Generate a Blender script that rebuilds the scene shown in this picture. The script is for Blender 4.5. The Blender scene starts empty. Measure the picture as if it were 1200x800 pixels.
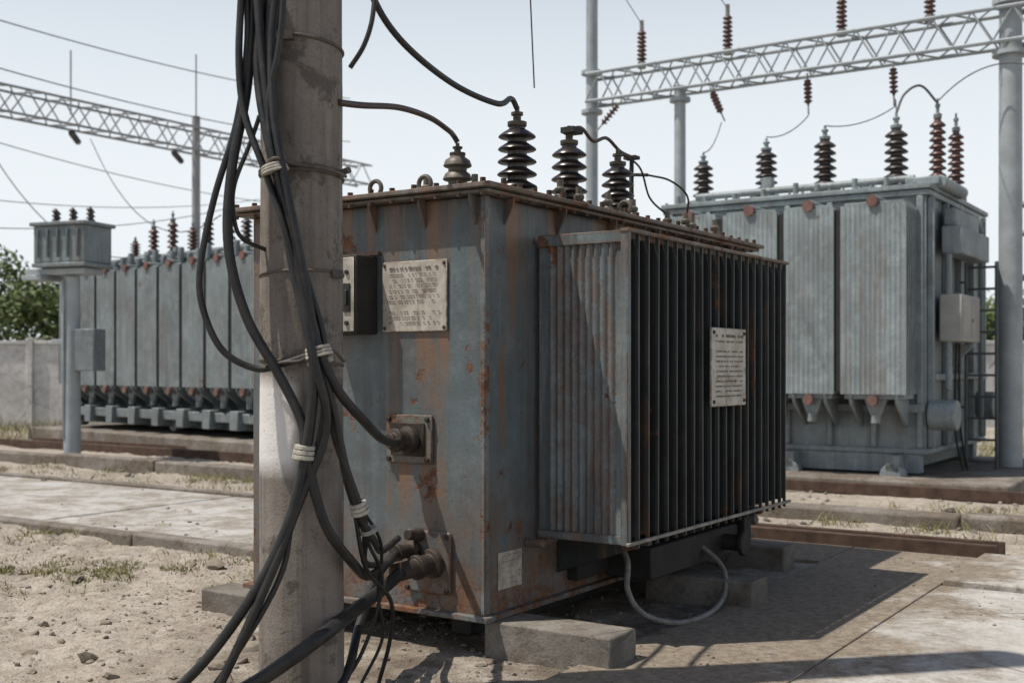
import bpy, bmesh, math, random
from mathutils import Vector, Matrix, noise
random.seed(7)
R=math.radians
sc=bpy.context.scene
SA=math.atan2(-.553,.833); SO=Vector((-.12,5.0,0))
def S(x,y,z=0):
    return Vector((SO.x+.833*x+.553*y, SO.y-.553*x+.833*y, z))

# ---------------------------------------------------------------- materials
class M:
    def __init__(s,name):
        s.m=bpy.data.materials.new(name); s.m.use_nodes=True
        s.nt=s.m.node_tree; s.b=s.nt.nodes['Principled BSDF']
        tc=s.nt.nodes.new('ShaderNodeTexCoord'); s.co=tc.outputs['Object']
    def L(s,a,b): s.nt.links.new(a,b)
    def setin(s,inp,v):
        if hasattr(v,'is_linked'): s.L(v,inp)
        elif isinstance(v,(tuple,list)): inp.default_value=(*v,1) if len(v)==3 and len(inp.default_value)==4 else v
        else: inp.default_value=v
    def noise(s,scale=1,detail=5,rough=.6,st=None,off=0,dist=0):
        n=s.nt.nodes.new('ShaderNodeTexNoise'); n.inputs['Scale'].default_value=scale
        n.inputs['Detail'].default_value=min(detail,6); n.inputs['Roughness'].default_value=rough; n.inputs['Distortion'].default_value=dist
        mp=s.nt.nodes.new('ShaderNodeMapping'); s.L(s.co,mp.inputs[0]); mp.inputs['Location'].default_value=(off,off*1.7,off*.6)
        if st: mp.inputs['Scale'].default_value=st
        s.L(mp.outputs[0],n.inputs['Vector']); return n.outputs['Fac']
    def vor(s,scale,feat='DISTANCE_TO_EDGE',st=None):
        n=s.nt.nodes.new('ShaderNodeTexVoronoi'); n.feature=feat; n.inputs['Scale'].default_value=scale
        mp=s.nt.nodes.new('ShaderNodeMapping'); s.L(s.co,mp.inputs[0])
        if st: mp.inputs['Scale'].default_value=st
        s.L(mp.outputs[0],n.inputs['Vector']); return n.outputs['Distance']
    def rng(s,v,a,b,c=0,d=1):
        n=s.nt.nodes.new('ShaderNodeMapRange'); s.setin(n.inputs[0],v)
        for i,q in enumerate((a,b,c,d)): n.inputs[i+1].default_value=q
        return n.outputs[0]
    def math(s,op,a,b=0,clamp=True):
        n=s.nt.nodes.new('ShaderNodeMath'); n.operation=op; s.setin(n.inputs[0],a); s.setin(n.inputs[1],b); n.use_clamp=clamp and (op in('ADD','MULTIPLY','SUBTRACT')); return n.outputs[0]
    def mix(s,f,a,b,bl='MIX'):
        n=s.nt.nodes.new('ShaderNodeMix'); n.data_type='RGBA'; n.blend_type=bl
        s.setin(n.inputs[0],f); s.setin(n.inputs[6],a); s.setin(n.inputs[7],b); return n.outputs[2]
    def bump(s,h,st=.3,d=.01,nrm=None):
        n=s.nt.nodes.new('ShaderNodeBump'); n.inputs['Strength'].default_value=st; n.inputs['Distance'].default_value=d
        s.L(h,n.inputs['Height']); 
        if nrm: s.L(nrm,n.inputs['Normal'])
        return n.outputs[0]
    def xyz(s):
        n=s.nt.nodes.new('ShaderNodeSeparateXYZ'); s.L(s.co,n.inputs[0]); return n.outputs
    def edge(s,r=.015):
        bv=s.nt.nodes.new('ShaderNodeBevel'); bv.samples=2; bv.inputs[0].default_value=r
        g=s.nt.nodes.new('ShaderNodeNewGeometry')
        d=s.nt.nodes.new('ShaderNodeVectorMath'); d.operation='DOT_PRODUCT'; s.L(bv.outputs[0],d.inputs[0]); s.L(g.outputs['Normal'],d.inputs[1])
        return s.rng(d.outputs['Value'],.999,.88)
    def fin(s,col,rough=.6,metal=0,nrm=None,spec=.4):
        s.setin(s.b.inputs['Base Color'],col); s.setin(s.b.inputs['Roughness'],rough); s.b.inputs['Metallic'].default_value=metal
        s.b.inputs['Specular IOR Level'].default_value=spec
        if nrm: s.L(nrm,s.b.inputs['Normal'])
        return s.m

def paint(name,base,rust=.5,edge=False,rough=.55,dirt=(.05,.042,.036),dirtamt=.7,splash=False,chalk=.3):
    m=M(name)
    b2=tuple(c*.62 for c in base); b3=tuple(min(1,c*1.45+.015) for c in base)
    c=m.mix(m.rng(m.noise(1.6,5,.65),.36,.64),base,b2)
    c=m.mix(m.rng(m.noise(9,5,.7,off=3),.5,.75,0,.5),c,b3)
    st=m.noise(1,5,.65,st=(14,14,.8),off=5)
    big=m.noise(1.2,2,.5,off=9)
    c=m.mix(m.math('MULTIPLY',m.rng(st,.46,.66,0,dirtamt),m.rng(big,.35,.58)),c,dirt)
    c=m.mix(m.rng(m.noise(1,4,.6,st=(24,24,1.2),off=15),.56,.72,0,chalk),c,b3)
    rn=m.noise(3.2,6,.76,off=20)
    lo=.70-.16*rust
    mask=m.rng(rn,lo,lo+.04)
    bigr=m.rng(m.noise(2,3,.6,off=33),.44,.60,0,min(.9,rust*1.3))
    rs=m.math('MULTIPLY',m.rng(m.noise(1,5,.65,st=(9,9,.5),off=30),.52,.66),bigr)
    if splash:
        o=m.xyz()
        lowz=m.rng(o[2],.95,.15); n=m.noise(4,5,.7,off=50)
        k=m.math('MULTIPLY',lowz,m.rng(n,.40,.58,0,.8)); 
        top=m.math('MULTIPLY',m.rng(o[2],1.15,1.90),m.rng(m.noise(1,4,.6,st=(11,11,.5),off=61),.46,.58,0,.95))
        # runs below the cable flange and the name plate
        fl=m.math('MULTIPLY',m.math('MULTIPLY',m.rng(o[2],.45,.78),m.rng(o[2],.86,.82)),m.math('MULTIPLY',m.rng(o[0],-.56,-.50),m.rng(o[0],-.22,-.30)))
        pn=m.math('MULTIPLY',m.math('MULTIPLY',m.rng(o[2],1.05,1.38),m.rng(o[2],1.45,1.40)),m.math('MULTIPLY',m.rng(o[0],-.46,-.36),m.rng(o[0],-.16,-.20)))
        run=m.math('MULTIPLY',m.math('MAXIMUM',fl,pn),m.rng(m.noise(1,4,.6,st=(16,16,.6),off=77),.44,.56,0,.95))
        rs=m.math('MAXIMUM',m.math('MAXIMUM',rs,run),m.math('MAXIMUM',k,top))
        mask=m.math('MAXIMUM',mask,m.math('MULTIPLY',m.rng(o[2],.46,.18),m.rng(m.noise(7,6,.75,off=70),.47,.53)))
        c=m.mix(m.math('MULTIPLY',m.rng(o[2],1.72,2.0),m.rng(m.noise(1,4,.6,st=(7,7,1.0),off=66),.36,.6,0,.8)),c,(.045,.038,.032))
    if edge:
        e=m.math('MULTIPLY',m.edge(.024),m.rng(m.noise(6,6,.75,off=41),.42,.52))
        mask=m.math('MAXIMUM',mask,e)
    rc=m.mix(m.rng(m.noise(25,5,.7),.35,.65),(.20,.088,.042),(.055,.029,.019))
    c=m.mix(rs,c,(.17,.095,.055))
    c=m.mix(mask,c,rc)
    c=m.mix(m.rng(m.noise(60,3,.8,off=2),.56,.66,0,.5),c,(.05,.042,.036))
    h=m.math('ADD',m.math('MULTIPLY',m.noise(2.5,2,.5),.7),m.math('MULTIPLY',m.noise(50,3,.6),.12))
    h2=m.math('SUBTRACT',h,m.math('MULTIPLY',mask,.12))
    return m.fin(c,m.rng(mask,0,1,rough,.9),0,m.bump(h2,.5,.02))

def simple(name,c,rough=.5,metal=0,var=.4,sc_=12,bump=.2,spec=.4,st=None):
    m=M(name); c2=tuple(x*(1-var) for x in c)
    col=m.mix(m.rng(m.noise(sc_,5,.65,st=st),.35,.68),c,c2)
    return m.fin(col,rough,metal,m.bump(m.noise(sc_*4,3,.6),bump,.004),spec)

P_main=paint('weathered_tank_paint',(.110,.137,.146),.76,True,.5,splash=True)
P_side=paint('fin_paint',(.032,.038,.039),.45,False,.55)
P_finface=paint('fin_face_paint',(.150,.178,.185),.60,True,.55,chalk=.4)
P_lid=paint('lid_paint',(.17,.16,.14),.95,True,.65)
P_bg=paint('grey_green_paint',(.245,.285,.292),.22,False,.5,dirt=(.13,.12,.105),dirtamt=.6)
P_bg2=paint('grey_green_paint_aged',(.195,.228,.234),.22,False,.5,dirt=(.11,.10,.09),dirtamt=.6)
P_gant=simple('galvanised_steel_paint',(.35,.38,.39),.55,.1,.3,3)
Dark=simple('dark_grime_steel_and_gap_shade',(.026,.024,.022),.75,0,.5,8)  # grimy steel; also colours the shade painted between background radiator panels
RustM=simple('rusty_steel',(.085,.050,.034),.85,0,.6,9,.6)
GlandM=simple('greasy_gland_metal',(.055,.040,.031),.65,.2,.6,12,.5)
Dull=simple('dull_strap_steel',(.12,.10,.085),.7,.2,.5,14,.5)
Galv=simple('galvanised_metal',(.30,.29,.27),.5,.5,.5,15)
Porc=simple('dark_brown_porcelain',(.034,.027,.025),.28,0,.4,6,.05,.5)
PorcR=simple('red_brown_porcelain',(.115,.060,.054),.4,0,.4,3,.05,.4)
PorcD=simple('dusty_dark_porcelain',(.052,.042,.040),.4,0,.4,6,.05,.4)
Tie=simple('cloth_tape_wrap',(.44,.41,.35),.85,0,.45,40,.5)
Blk=simple('switch_black',(.02,.02,.02),.4)
RedC=simple('red_oxide_cap',(.19,.105,.088),.8,0,.5,9)

def m_cable():
    m=M('black_rubber_cable')
    c=m.mix(m.rng(m.noise(10,5,.7),.4,.7),(.009,.009,.010),(.030,.028,.025))
    return m.fin(c,m.rng(m.noise(5,3,.6),.3,.7,.36,.65),0,m.bump(m.noise(70,3,.6),.3,.003),.4)
Cab=m_cable()
CabBrown=simple('brown_cable',(.055,.03,.02),.5)
CabGrey=simple('grey_hose',(.22,.205,.18),.6,0,.5,20)
Wire=simple('aluminium_wire',(.10,.10,.105),.6)

def m_plate():
    m=M('aluminium_nameplate')
    c=m.mix(m.rng(m.noise(14,5,.7),.4,.7),(.45,.415,.36),(.28,.245,.20))
    e=m.edge(.014); c=m.mix(m.math('MULTIPLY',e,m.rng(m.noise(30,5,.7),.4,.55)),c,(.14,.08,.05))
    c=m.mix(m.rng(m.noise(6,6,.75,off=4),.56,.64,0,.7),c,(.16,.11,.075))
    c=m.mix(m.rng(m.noise(1,5,.7,st=(16,16,2),off=9),.55,.7,0,.6),c,(.18,.14,.10))
    return m.fin(c,.6,.1,m.bump(m.noise(60,3,.6),.2,.002))
Plate=m_plate()
Ink=simple('worn_engraving',(.17,.15,.13),.8,0,.5,30)
PlateW=simple('cream_enamel',(.42,.385,.32),.65,0,.5,14)
BarM=simple('worn_edge_bar',(.30,.27,.23),.7,0,.6,12)

def m_pole():
    m=M('aged_concrete_pole')
    c=m.mix(m.rng(m.noise(2.2,5,.65),.35,.65),(.235,.207,.180),(.155,.134,.116))
    c=m.mix(m.rng(m.noise(1,5,.7,st=(26,26,1.0),off=4),.48,.68,0,.7),c,(.095,.083,.072))
    c=m.mix(m.rng(m.noise(1,5,.7,st=(18,18,.8),off=11),.56,.7,0,.4),c,(.31,.285,.255))
    c=m.mix(m.rng(m.noise(130,2,.7),.55,.7,0,.6),c,(.085,.074,.065))
    c=m.mix(m.rng(m.noise(6,6,.75,off=31),.54,.60,0,.75),c,(.075,.063,.053))
    o=m.xyz()
    zz=m.math('MULTIPLY',m.rng(o[2],.84,.92),m.rng(o[2],1.24,1.17))
    xx=m.math('MULTIPLY',m.rng(o[0],.03,-.01),m.rng(m.noise(11,6,.8,off=6),.34,.41))
    c=m.mix(m.math('MULTIPLY',zz,m.math('MULTIPLY',xx,m.rng(o[1],.02,-.02))),c,(.62,.60,.58))
    h=m.math('ADD',m.math('MULTIPLY',m.noise(120,4,.7),.3),m.math('MULTIPLY',m.noise(14,5,.6),.6))
    return m.fin(c,.9,0,m.bump(h,.7,.012),.2)
PoleM=m_pole()

def m_ground():
    m=M('dry_soil')
    c=m.mix(m.rng(m.noise(.9,6,.7),.38,.64),(.38,.335,.28),(.26,.22,.175))
    c=m.mix(m.rng(m.noise(5,6,.75,off=2),.45,.65),c,(.44,.395,.34))
    c=m.mix(m.rng(m.noise(22,5,.8,off=4),.48,.66,0,.85),c,(.18,.15,.12))
    v=m.vor(34,'F1'); c=m.mix(m.rng(v,.22,.30,.35,0),c,(.38,.36,.33))
    c=m.mix(m.rng(m.noise(90,3,.8,off=8),.56,.68,0,.8),c,(.10,.083,.066))
    c=m.mix(m.math('MULTIPLY',m.rng(m.noise(1.1,4,.6,off=44),.54,.64),m.rng(m.noise(18,5,.8,off=46),.42,.55,0,.45)),c,(.17,.155,.09))
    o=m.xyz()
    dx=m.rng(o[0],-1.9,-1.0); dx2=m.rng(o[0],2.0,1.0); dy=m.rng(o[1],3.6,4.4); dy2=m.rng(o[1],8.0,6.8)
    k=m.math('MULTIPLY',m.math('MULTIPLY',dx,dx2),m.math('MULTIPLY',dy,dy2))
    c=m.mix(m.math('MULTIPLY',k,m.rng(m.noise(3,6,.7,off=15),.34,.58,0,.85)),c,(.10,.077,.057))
    h=m.math('ADD',m.math('MULTIPLY',m.noise(14,6,.75),.7),m.math('MULTIPLY',m.rng(v,.05,.35,1,0),.25))
    return m.fin(c,.95,0,m.bump(h,.9,.03),.15)
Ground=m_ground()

def m_conc(name,a,b,dirt=None,cr=1.0,xgrad=None,dlo=.45):
    m=M(name)
    c=m.mix(m.rng(m.noise(1.3,6,.65),.38,.64),a,b)
    c=m.mix(m.rng(m.noise(8,6,.75,off=3),.46,.68,0,.65),c,tuple(x*.6 for x in b))
    c=m.mix(m.rng(m.noise(70,3,.7,off=5),.53,.7,0,.55),c,tuple(x*.5 for x in b))
    w=m.vor(cr); 
    c=m.mix(m.math('MULTIPLY',m.rng(w,.0,.008,.7,0),m.rng(m.noise(1.5,2,.5,off=7),.5,.55)),c,(.07,.06,.05))
    h=m.math('ADD',m.math('MULTIPLY',m.noise(40,5,.7),.35),m.math('MULTIPLY',m.noise(4,4,.6),.5))
    if dirt:
        f=m.rng(m.noise(2.2,6,.75,off=12),dlo,dlo+.12)
        if xgrad is not None:
            o=m.xyz(); g=m.rng(o[0],xgrad[0],xgrad[1],.32,-.16)
            f=m.rng(m.math('ADD',g,m.noise(2.2,6,.75,off=12),False),.48,.62)
        dc=m.mix(m.rng(m.noise(25,5,.8),.4,.65),dirt,tuple(x*.5 for x in dirt))
        c=m.mix(f,c,dc)
        h=m.math('ADD',h,m.math('MULTIPLY',f,m.math('MULTIPLY',m.noise(30,6,.8,off=22),.4)))
    return m.fin(c,.9,0,m.bump(h,.6,.02),.2)
Path=m_conc('concrete_paving',(.44,.425,.40),(.35,.335,.31),dirt=(.31,.275,.23))
Apron=m_conc('concrete_apron_mat',(.45,.435,.405),(.37,.35,.32),dirt=(.26,.215,.165),cr=.7,xgrad=(.6,2.2))
Kerb=m_conc('kerb_concrete',(.26,.235,.21),(.17,.15,.13),dirt=(.17,.14,.11))
Wall=m_conc('wall_concrete',(.62,.605,.58),(.48,.465,.445))
Block=m_conc('support_block_concrete',(.22,.20,.175),(.13,.115,.098),dirt=(.15,.12,.09),dlo=.5)
Stone=simple('gravel_stone',(.30,.268,.23),.9,0,.6,6,.6,.2)
def m_leaf(n,a,b):
    m=M(n); c=m.mix(m.rng(m.noise(3,3,.6),.4,.62),a,b)
    return m.fin(c,.7,0,None,.2)
Leaf=m_leaf('leaves',(.075,.110,.035),(.12,.145,.055))
GrassM=m_leaf('grass_blades',(.17,.17,.06),(.30,.265,.14))
Bark=simple('bark',(.12,.09,.065),.9,0,.5,10,.6)

# ---------------------------------------------------------------- mesh builder
class MB:
    def __init__(s): s.v=[]; s.f=[]
    def add(s,vs,fs):
        o=len(s.v); s.v+= [tuple(a) for a in vs]; s.f+=[tuple(i+o for i in f) for f in fs]; return s
    def box(s,x0,x1,y0,y1,z0,z1):
        return s.add([(x0,y0,z0),(x1,y0,z0),(x1,y1,z0),(x0,y1,z0),(x0,y0,z1),(x1,y0,z1),(x1,y1,z1),(x0,y1,z1)],
          [(0,3,2,1),(4,5,6,7),(0,1,5,4),(1,2,6,5),(2,3,7,6),(3,0,4,7)])
    def prism(s,pts,z0,z1):
        n=len(pts); vs=[(x,y,z0) for x,y in pts]+[(x,y,z1) for x,y in pts]
        return s.add(vs,[tuple(range(n))[::-1],tuple(range(n,2*n))]+[(i,(i+1)%n,n+(i+1)%n,n+i) for i in range(n)])
    def ext(s,poly,d):
        n=len(poly); d=Vector(d); vs=[Vector(p) for p in poly]+[Vector(p)+d for p in poly]
        return s.add(vs,[tuple(range(n))[::-1],tuple(range(n,2*n))]+[(i,(i+1)%n,n+(i+1)%n,n+i) for i in range(n)])
    def cyl(s,p0,p1,r0,r1=None,n=14):
        r1=r0 if r1 is None else r1; p0=Vector(p0); p1=Vector(p1); d=(p1-p0).normalized()
        a=d.orthogonal().normalized(); b=d.cross(a); vs=[]
        for p,r in((p0,r0),(p1,r1)):
            for i in range(n):
                t=2*math.pi*i/n; vs.append(p+a*math.cos(t)*r+b*math.sin(t)*r)
        return s.add(vs,[tuple(range(n))[::-1],tuple(range(n,2*n))]+[(i,(i+1)%n,n+(i+1)%n,n+i) for i in range(n)])
    def rev(s,prof,c,n=24,axis=(0,0,1)):
        c=Vector(c); q=Vector((0,0,1)).rotation_difference(Vector(axis)); vs=[]; fs=[]
        for r,z in prof:
            for i in range(n):
                t=2*math.pi*i/n; vs.append(c+q@Vector((r*math.cos(t),r*math.sin(t),z)))
        for j in range(len(prof)-1):
            for i in range(n): fs.append((j*n+i,j*n+(i+1)%n,(j+1)*n+(i+1)%n,(j+1)*n+i))
        fs.append(tuple(range(n))[::-1]); k=(len(prof)-1)*n; fs.append(tuple(range(k,k+n)))
        return s.add(vs,fs)
    def torus(s,c,Rr,r,axis=(0,0,1),n=22,m=8):
        c=Vector(c); q=Vector((0,0,1)).rotation_difference(Vector(axis)); vs=[];fs=[]
        for i in range(n):
            a=2*math.pi*i/n
            for j in range(m):
                b=2*math.pi*j/m; vs.append(c+q@Vector(((Rr+r*math.cos(b))*math.cos(a),(Rr+r*math.cos(b))*math.sin(a),r*math.sin(b))))
        for i in range(n):
            for j in range(m): fs.append((i*m+j,((i+1)%n)*m+j,((i+1)%n)*m+(j+1)%m,i*m+(j+1)%m))
        return s.add(vs,fs)
    def hexb(s,c,r,h,axis=(0,0,1)):
        c=Vector(c); return s.cyl(c,c+Vector(axis)*h,r,n=6)
    def flute(s,x0,x1,y0,th,z0,z1,nw,amp,border=.04,yw=0):
        pts=[(x0,y0)]; k=nw*6
        for i in range(k+1):
            t=i/k; x=x0+border+(x1-x0-2*border)*t
            w=math.sin(2*math.pi*nw*t); pts.append((x,y0-amp*w))
        pts.append((x1,y0)); pts.append((x1,y0+th)); pts.append((x0,y0+th))
        return s.prism(pts,z0,z1)
    def obj(s,name,mat,parent=None,bevel=0,smooth=35,segs=1):
        me=bpy.data.meshes.new(name); me.from_pydata(s.v,[],s.f)
        bm=bmesh.new(); bm.from_mesh(me); bmesh.ops.recalc_face_normals(bm,faces=bm.faces); bm.to_mesh(me); bm.free()
        me.materials.append(mat)
        if smooth:
            me.polygons.foreach_set('use_smooth',[True]*len(me.polygons)); me.set_sharp_from_angle(angle=R(smooth))
        o=bpy.data.objects.new(name,me); sc.collection.objects.link(o)
        if parent: o.parent=parent
        if bevel:
            b=o.modifiers.new('b','BEVEL'); b.width=bevel; b.segments=segs; b.limit_method='ANGLE'; b.angle_limit=R(40)
        return o
def root(name,loc=None,rot=None):
    e=bpy.data.objects.new(name,None); sc.collection.objects.link(e)
    e.location=SO if loc is None else loc; e.rotation_euler=(0,0,SA if rot is None else rot); e.empty_display_size=.2; return e
def worldroot(name): return root(name,(0,0,0),0)

def crom(pts,k=10):
    P=[Vector(p) for p in pts]; P=[P[0]*2-P[1]]+P+[P[-1]*2-P[-2]]; out=[]
    for i in range(1,len(P)-2):
        a,b,c,d=P[i-1:i+3]
        for j in range(k):
            t=j/k; out.append(.5*((2*b)+(c-a)*t+(2*a-5*b+4*c-d)*t*t+(3*b-a-3*c+d)*t**3))
    out.append(P[-2]); return out
def cable(name,pts,r,mat,parent=None,k=10,res=3):
    cu=bpy.data.curves.new(name,'CURVE'); cu.dimensions='3D'; cu.bevel_depth=r; cu.bevel_resolution=res; cu.use_fill_caps=True
    q=crom(pts,k); sp=cu.splines.new('POLY'); sp.points.add(len(q)-1)
    for i,p in enumerate(q): sp.points[i].co=(*p,1)
    sp.use_smooth=True
    cu.materials.append(mat); o=bpy.data.objects.new(name,cu); sc.collection.objects.link(o)
    if parent: o.parent=parent
    return o

def bush_prof(h,r,n,core=.48):
    p=[(r*.75,0),(r*.75,h*.05),(r*core*1.15,h*.07)]; z0=h*.08; z1=h*.86; d=(z1-z0)/n
    for i in range(n):
        z=z0+i*d; rr=r*(1-.10*i/n)
        p+=[(r*core,z+.05*d),(r*core*1.05,z+.22*d),(rr*.93,z+.30*d),(rr,z+.38*d),(rr*.96,z+.50*d),(r*core*1.35,z+.78*d),(r*core,z+.95*d)]
    p+=[(r*core*.85,z1),(r*core*.8,h*.9)]
    return p
def bush_cap(h,r):
    return [(r*.45,h*.895),(r*.48,h*.91),(r*.48,h*.95),(r*.2,h*.96),(r*.2,h*1.03),(r*.3,h*1.035),(r*.3,h*1.07),(r*.12,h*1.08),(r*.12,h*1.14)]

# ================================================================ MAIN TRANSFORMER
T=root('power_transformer')
XL=-1.42; YL=2.98; Z0=.15; ZT=2.0
MB().box(XL,0,0,YL,Z0+.01,ZT).obj('tank',P_main,T,.012,segs=2)
b=MB()
b.box(XL-.035,.035,-.035,YL+.035,Z0-.005,Z0+.02)
b.box(-.016,.010,-.010,.03,Z0+.022,ZT-.002)
b.obj('base_flange_and_corner_strip',paint('corner_strip_paint',(.15,.165,.165),1.15,True,.6),T,.004)
b=MB(); b.box(XL-.06,.06,-.06,YL+.06,ZT,ZT+.016); b.obj('rim_flange',P_lid,T,.003)
b=MB(); b.box(XL-.085,.085,-.085,YL+.085,ZT+.020,ZT+.042); b.obj('lid',P_lid,T,.004)
b=MB()
x=XL-.04
while x<.07:
    b.hexb((x,-.068,ZT+.042),.013,.014+random.uniform(0,.01)); b.hexb((x,-.068,ZT-.014),.011,.014); x+=.125
y=.05
while y<YL:
    b.hexb((.068,y,ZT+.042),.013,.014+random.uniform(0,.015)); b.hexb((.05,y,ZT-.014),.011,.014); y+=.125
b.obj('lid_bolts',RustM,T)
b=MB()
for x in (-1.25,-.95,-.62,-.33,-.05):
    b.ext([(x,-.001,ZT-.001),(x,-.055,ZT-.001),(x,-.05,ZT-.03),(x,-.001,ZT-.13)],(.012,0,0))
for y in (.15,.6,1.1,1.6,2.1,2.6):
    b.ext([(.001,y,ZT-.001),(.055,y,ZT-.001),(.05,y,ZT-.03),(.001,y,ZT-.12)],(0,.012,0))
b.obj('rim_gussets',P_main,T)

# radiator
RY0=.40; RY1=2.36; RX=.49; RZ0=.47; RZ1=1.85; NF=21
b=MB()
for i in range(1,NF):
    y=RY0+(RY1-RY0)*i/(NF-1)-(.0 if i<NF-1 else .02)
    b.flute(.06,RX-.012+random.uniform(-.003,.003),y+random.uniform(-.006,.006),.02,RZ0+.02,RZ1-.03,8,.007,.035)
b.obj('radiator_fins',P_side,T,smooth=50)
b=MB(); b.flute(.03,RX,RY0,.022,RZ0,RZ1,9,.008,.055); b.obj('radiator_end_panel',P_finface,T,smooth=50)
b=MB()
b.box(.03,RX+.002,RY0-.014,RY0-.002,RZ1-.05,RZ1+.004); b.box(.03,RX+.002,RY0-.014,RY0-.002,RZ0-.003,RZ0+.035)
b.box(RX-.028,RX+.006,RY0-.016,RY0+.02,RZ0-.006,RZ1+.006)
b.obj('end_panel_frame',P_finface,T,.003)
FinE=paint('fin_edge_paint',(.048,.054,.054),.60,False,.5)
b=MB()
for i in range(1,NF):
    y=RY0+(RY1-RY0)*i/(NF-1)-(.0 if i<NF-1 else .02)
    j=random.uniform(-.004,.004)
    b.ext([(RX-.016,y+.001,RZ0-.03+random.uniform(-.008,.006)),(RX+.002,y+.001+j,RZ0-.03),(RX+.002,y+.001-j,RZ1-.008),(RX-.016,y+.001,RZ1-.008)],(0,.012,0))
b.obj('fin_edges',FinE,T,.002)
b=MB()
b.box(RX-.03,RX+.012,RY0-.02,RY1+.02,RZ1-.006,RZ1+.010)
b.box(.04,RX-.032,RY0+.024,RY1+.01,RZ1-.026,RZ1-.002)  # unseen cover plate, added to stop sun passing down between the fins
b.obj('radiator_top_bar_and_added_sun_cover',P_lid,T,.003)
b=MB(); b.box(RX+.004,RX+.020,RY0-.03,RY1+.03,RZ0-.006,RZ0+.010); b.obj('radiator_bottom_bar',BarM,T,.003)
b=MB(); b.box(.001,.08,RY0+.05,RY1-.05,RZ1-.22,RZ1-.06); b.box(.001,.08,RY0+.05,RY1-.05,RZ0+.05,RZ0+.2)
for y in (RY0+.2,1.35,RY1-.2):
    b.ext([(.001,y,RZ0-.02),(.42,y,RZ0-.02),(.42,y,RZ0-.05),(.001,y,RZ0-.2)],(0,.03,0))
b.box(.02,RX-.05,RY0+.3,RY0+.34,RZ0-.05,RZ0-.02)
b.obj('radiator_headers_and_brackets',P_side,T,.004)
b=MB()
b.box(XL+.15,XL+.27,.16,YL-.1,.03,Z0-.008); b.box(-.3,-.18,.16,YL-.1,.03,Z0-.008)
b.box(XL+.3,-.32,.6,2.7,.04,Z0-.008)
b.box(.05,.30,1.0,2.3,.20,.36); b.box(.001,.06,.7,2.6,.22,.40)
b.cyl((.1,1.9,.28),(.42,1.9,.28),.045); b.rev([(.07,0),(.07,.03)],(.40,1.9,.28),axis=(1,0,0))
b.box(.30,.34,2.1,2.16,.2,.47)
b.obj('skids_and_drain_sump',Dark,T,.006)
b=MB(); b.box(.02,.16,2.42,2.62,.24,.42); b.cyl((.16,2.5,.33),(.26,2.5,.33),.03); b.obj('drain_valve',P_finface,T,.01)
b=MB(); b.box(.0005,.06,.42,.52,.43,.47); b.cyl((.001,.33,.45),(.1,.33,.45),.02); b.obj('earth_lug',P_main,T,.004)

def text_rows(b,org,ux,uz,w,h,rows,dens=1,nrm=(0,-1,0),off=.0028):
    ux=Vector(ux);uz=Vector(uz);nrm=Vector(nrm);org=Vector(org)+nrm*off
    for r in range(rows):
        zz=h*(.88-.76*r/(rows-1)); x=w*.12; big=1.9 if r==0 else 1
        if random.random()<.12 and r>1: continue
        while x<w*.88:
            l=random.uniform(.010,.028)*w*big; hh=h*.017*big*random.uniform(.8,1.2)
            if x+l>w*.9: break
            if random.random()<.80*dens:
                p=org+ux*x+uz*zz; b.ext([p,p+ux*l,p+ux*l+uz*hh,p+uz*hh],nrm*.0012)
            x+=l+w*.010*(3 if random.random()<.2 else 1)
b=MB(); b.box(-.565,-.195,-.012,-.004,1.41,1.73); b.obj('nameplate',Plate,T,.003)
b=MB(); text_rows(b,(-.565,-.012,1.41),(1,0,0),(0,0,1),.37,.32,11,.9); b.obj('nameplate_text',Ink,T,smooth=0)
b=MB()
for x in(-.55,-.21):
    for z in(1.427,1.713): b.rev([(.009,0),(.006,.005)],(x,-.0135,z),10,(0,-1,0))
for y in(1.27,1.66):
    for z in(1.075,1.425): b.rev([(.011,0),(.007,.006)],(RX+.0265,y,z),10,(1,0,0))
b.obj('plate_rivets',RustM,T)
b=MB(); b.box(RX+.012,RX+.024,1.245,1.69,1.05,1.45); b.obj('radiator_nameplate',Plate,T,.003)
b=MB(); text_rows(b,(RX+.024,1.245,1.05),(0,1,0),(0,0,1),.445,.40,13,.95,(1,0,0)); b.obj('radiator_nameplate_text',Ink,T,smooth=0)
b=MB(); b.box(.0015,.006,.10,.29,.265,.43); b.obj('paper_label',PlateW,T,.001)
b=MB(); text_rows(b,(.004,.10,.265),(0,1,0),(0,0,1),.19,.165,6,.5,(1,0,0)); b.obj('paper_label_text',Galv,T,smooth=0)
b=MB(); b.box(-.85,-.60,-.15,-.002,1.40,1.76); b.obj('switch_box',Dark,T,.008,segs=2)
b=MB(); b.box(-.84,-.612,-.158,-.1515,1.412,1.748); b.obj('switch_box_door',PlateW,T,.004)
b=MB(); b.box(-.66,-.64,-.175,-.158,1.53,1.6); b.box(-.67,-.63,-.166,-.158,1.5,1.63); b.hexb((-.65,-.158,1.68),.012,.01,(0,-1,0)); b.hexb((-.65,-.158,1.45),.012,.01,(0,-1,0)); b.obj('switch_box_handle',Blk,T,.002)
b=MB(); b.box(-.875,-.575,-.03,-.003,1.765,1.78); b.obj('switch_box_bracket',RustM,T)
b=MB(); b.box(-.535,-.275,-.02,-.002,.815,1.035); b.obj('cable_flange',P_lid,T,.004)
b=MB(); b.box(-.50,-.31,-.032,-.02,.85,1.0); b.rev([(.060,0),(.060,.03),(.046,.036),(.046,.075),(.053,.08),(.053,.10),(.033,.105),(.033,.13)],(-.385,-.032,.925),20,(-.15,-1,0))
for x in(-.515,-.295):
    for z in(.835,1.015): b.hexb((x,-.02,z),.013,.014,(0,-1,0))
b.obj('cable_gland',GlandM,T,.003)
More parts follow.
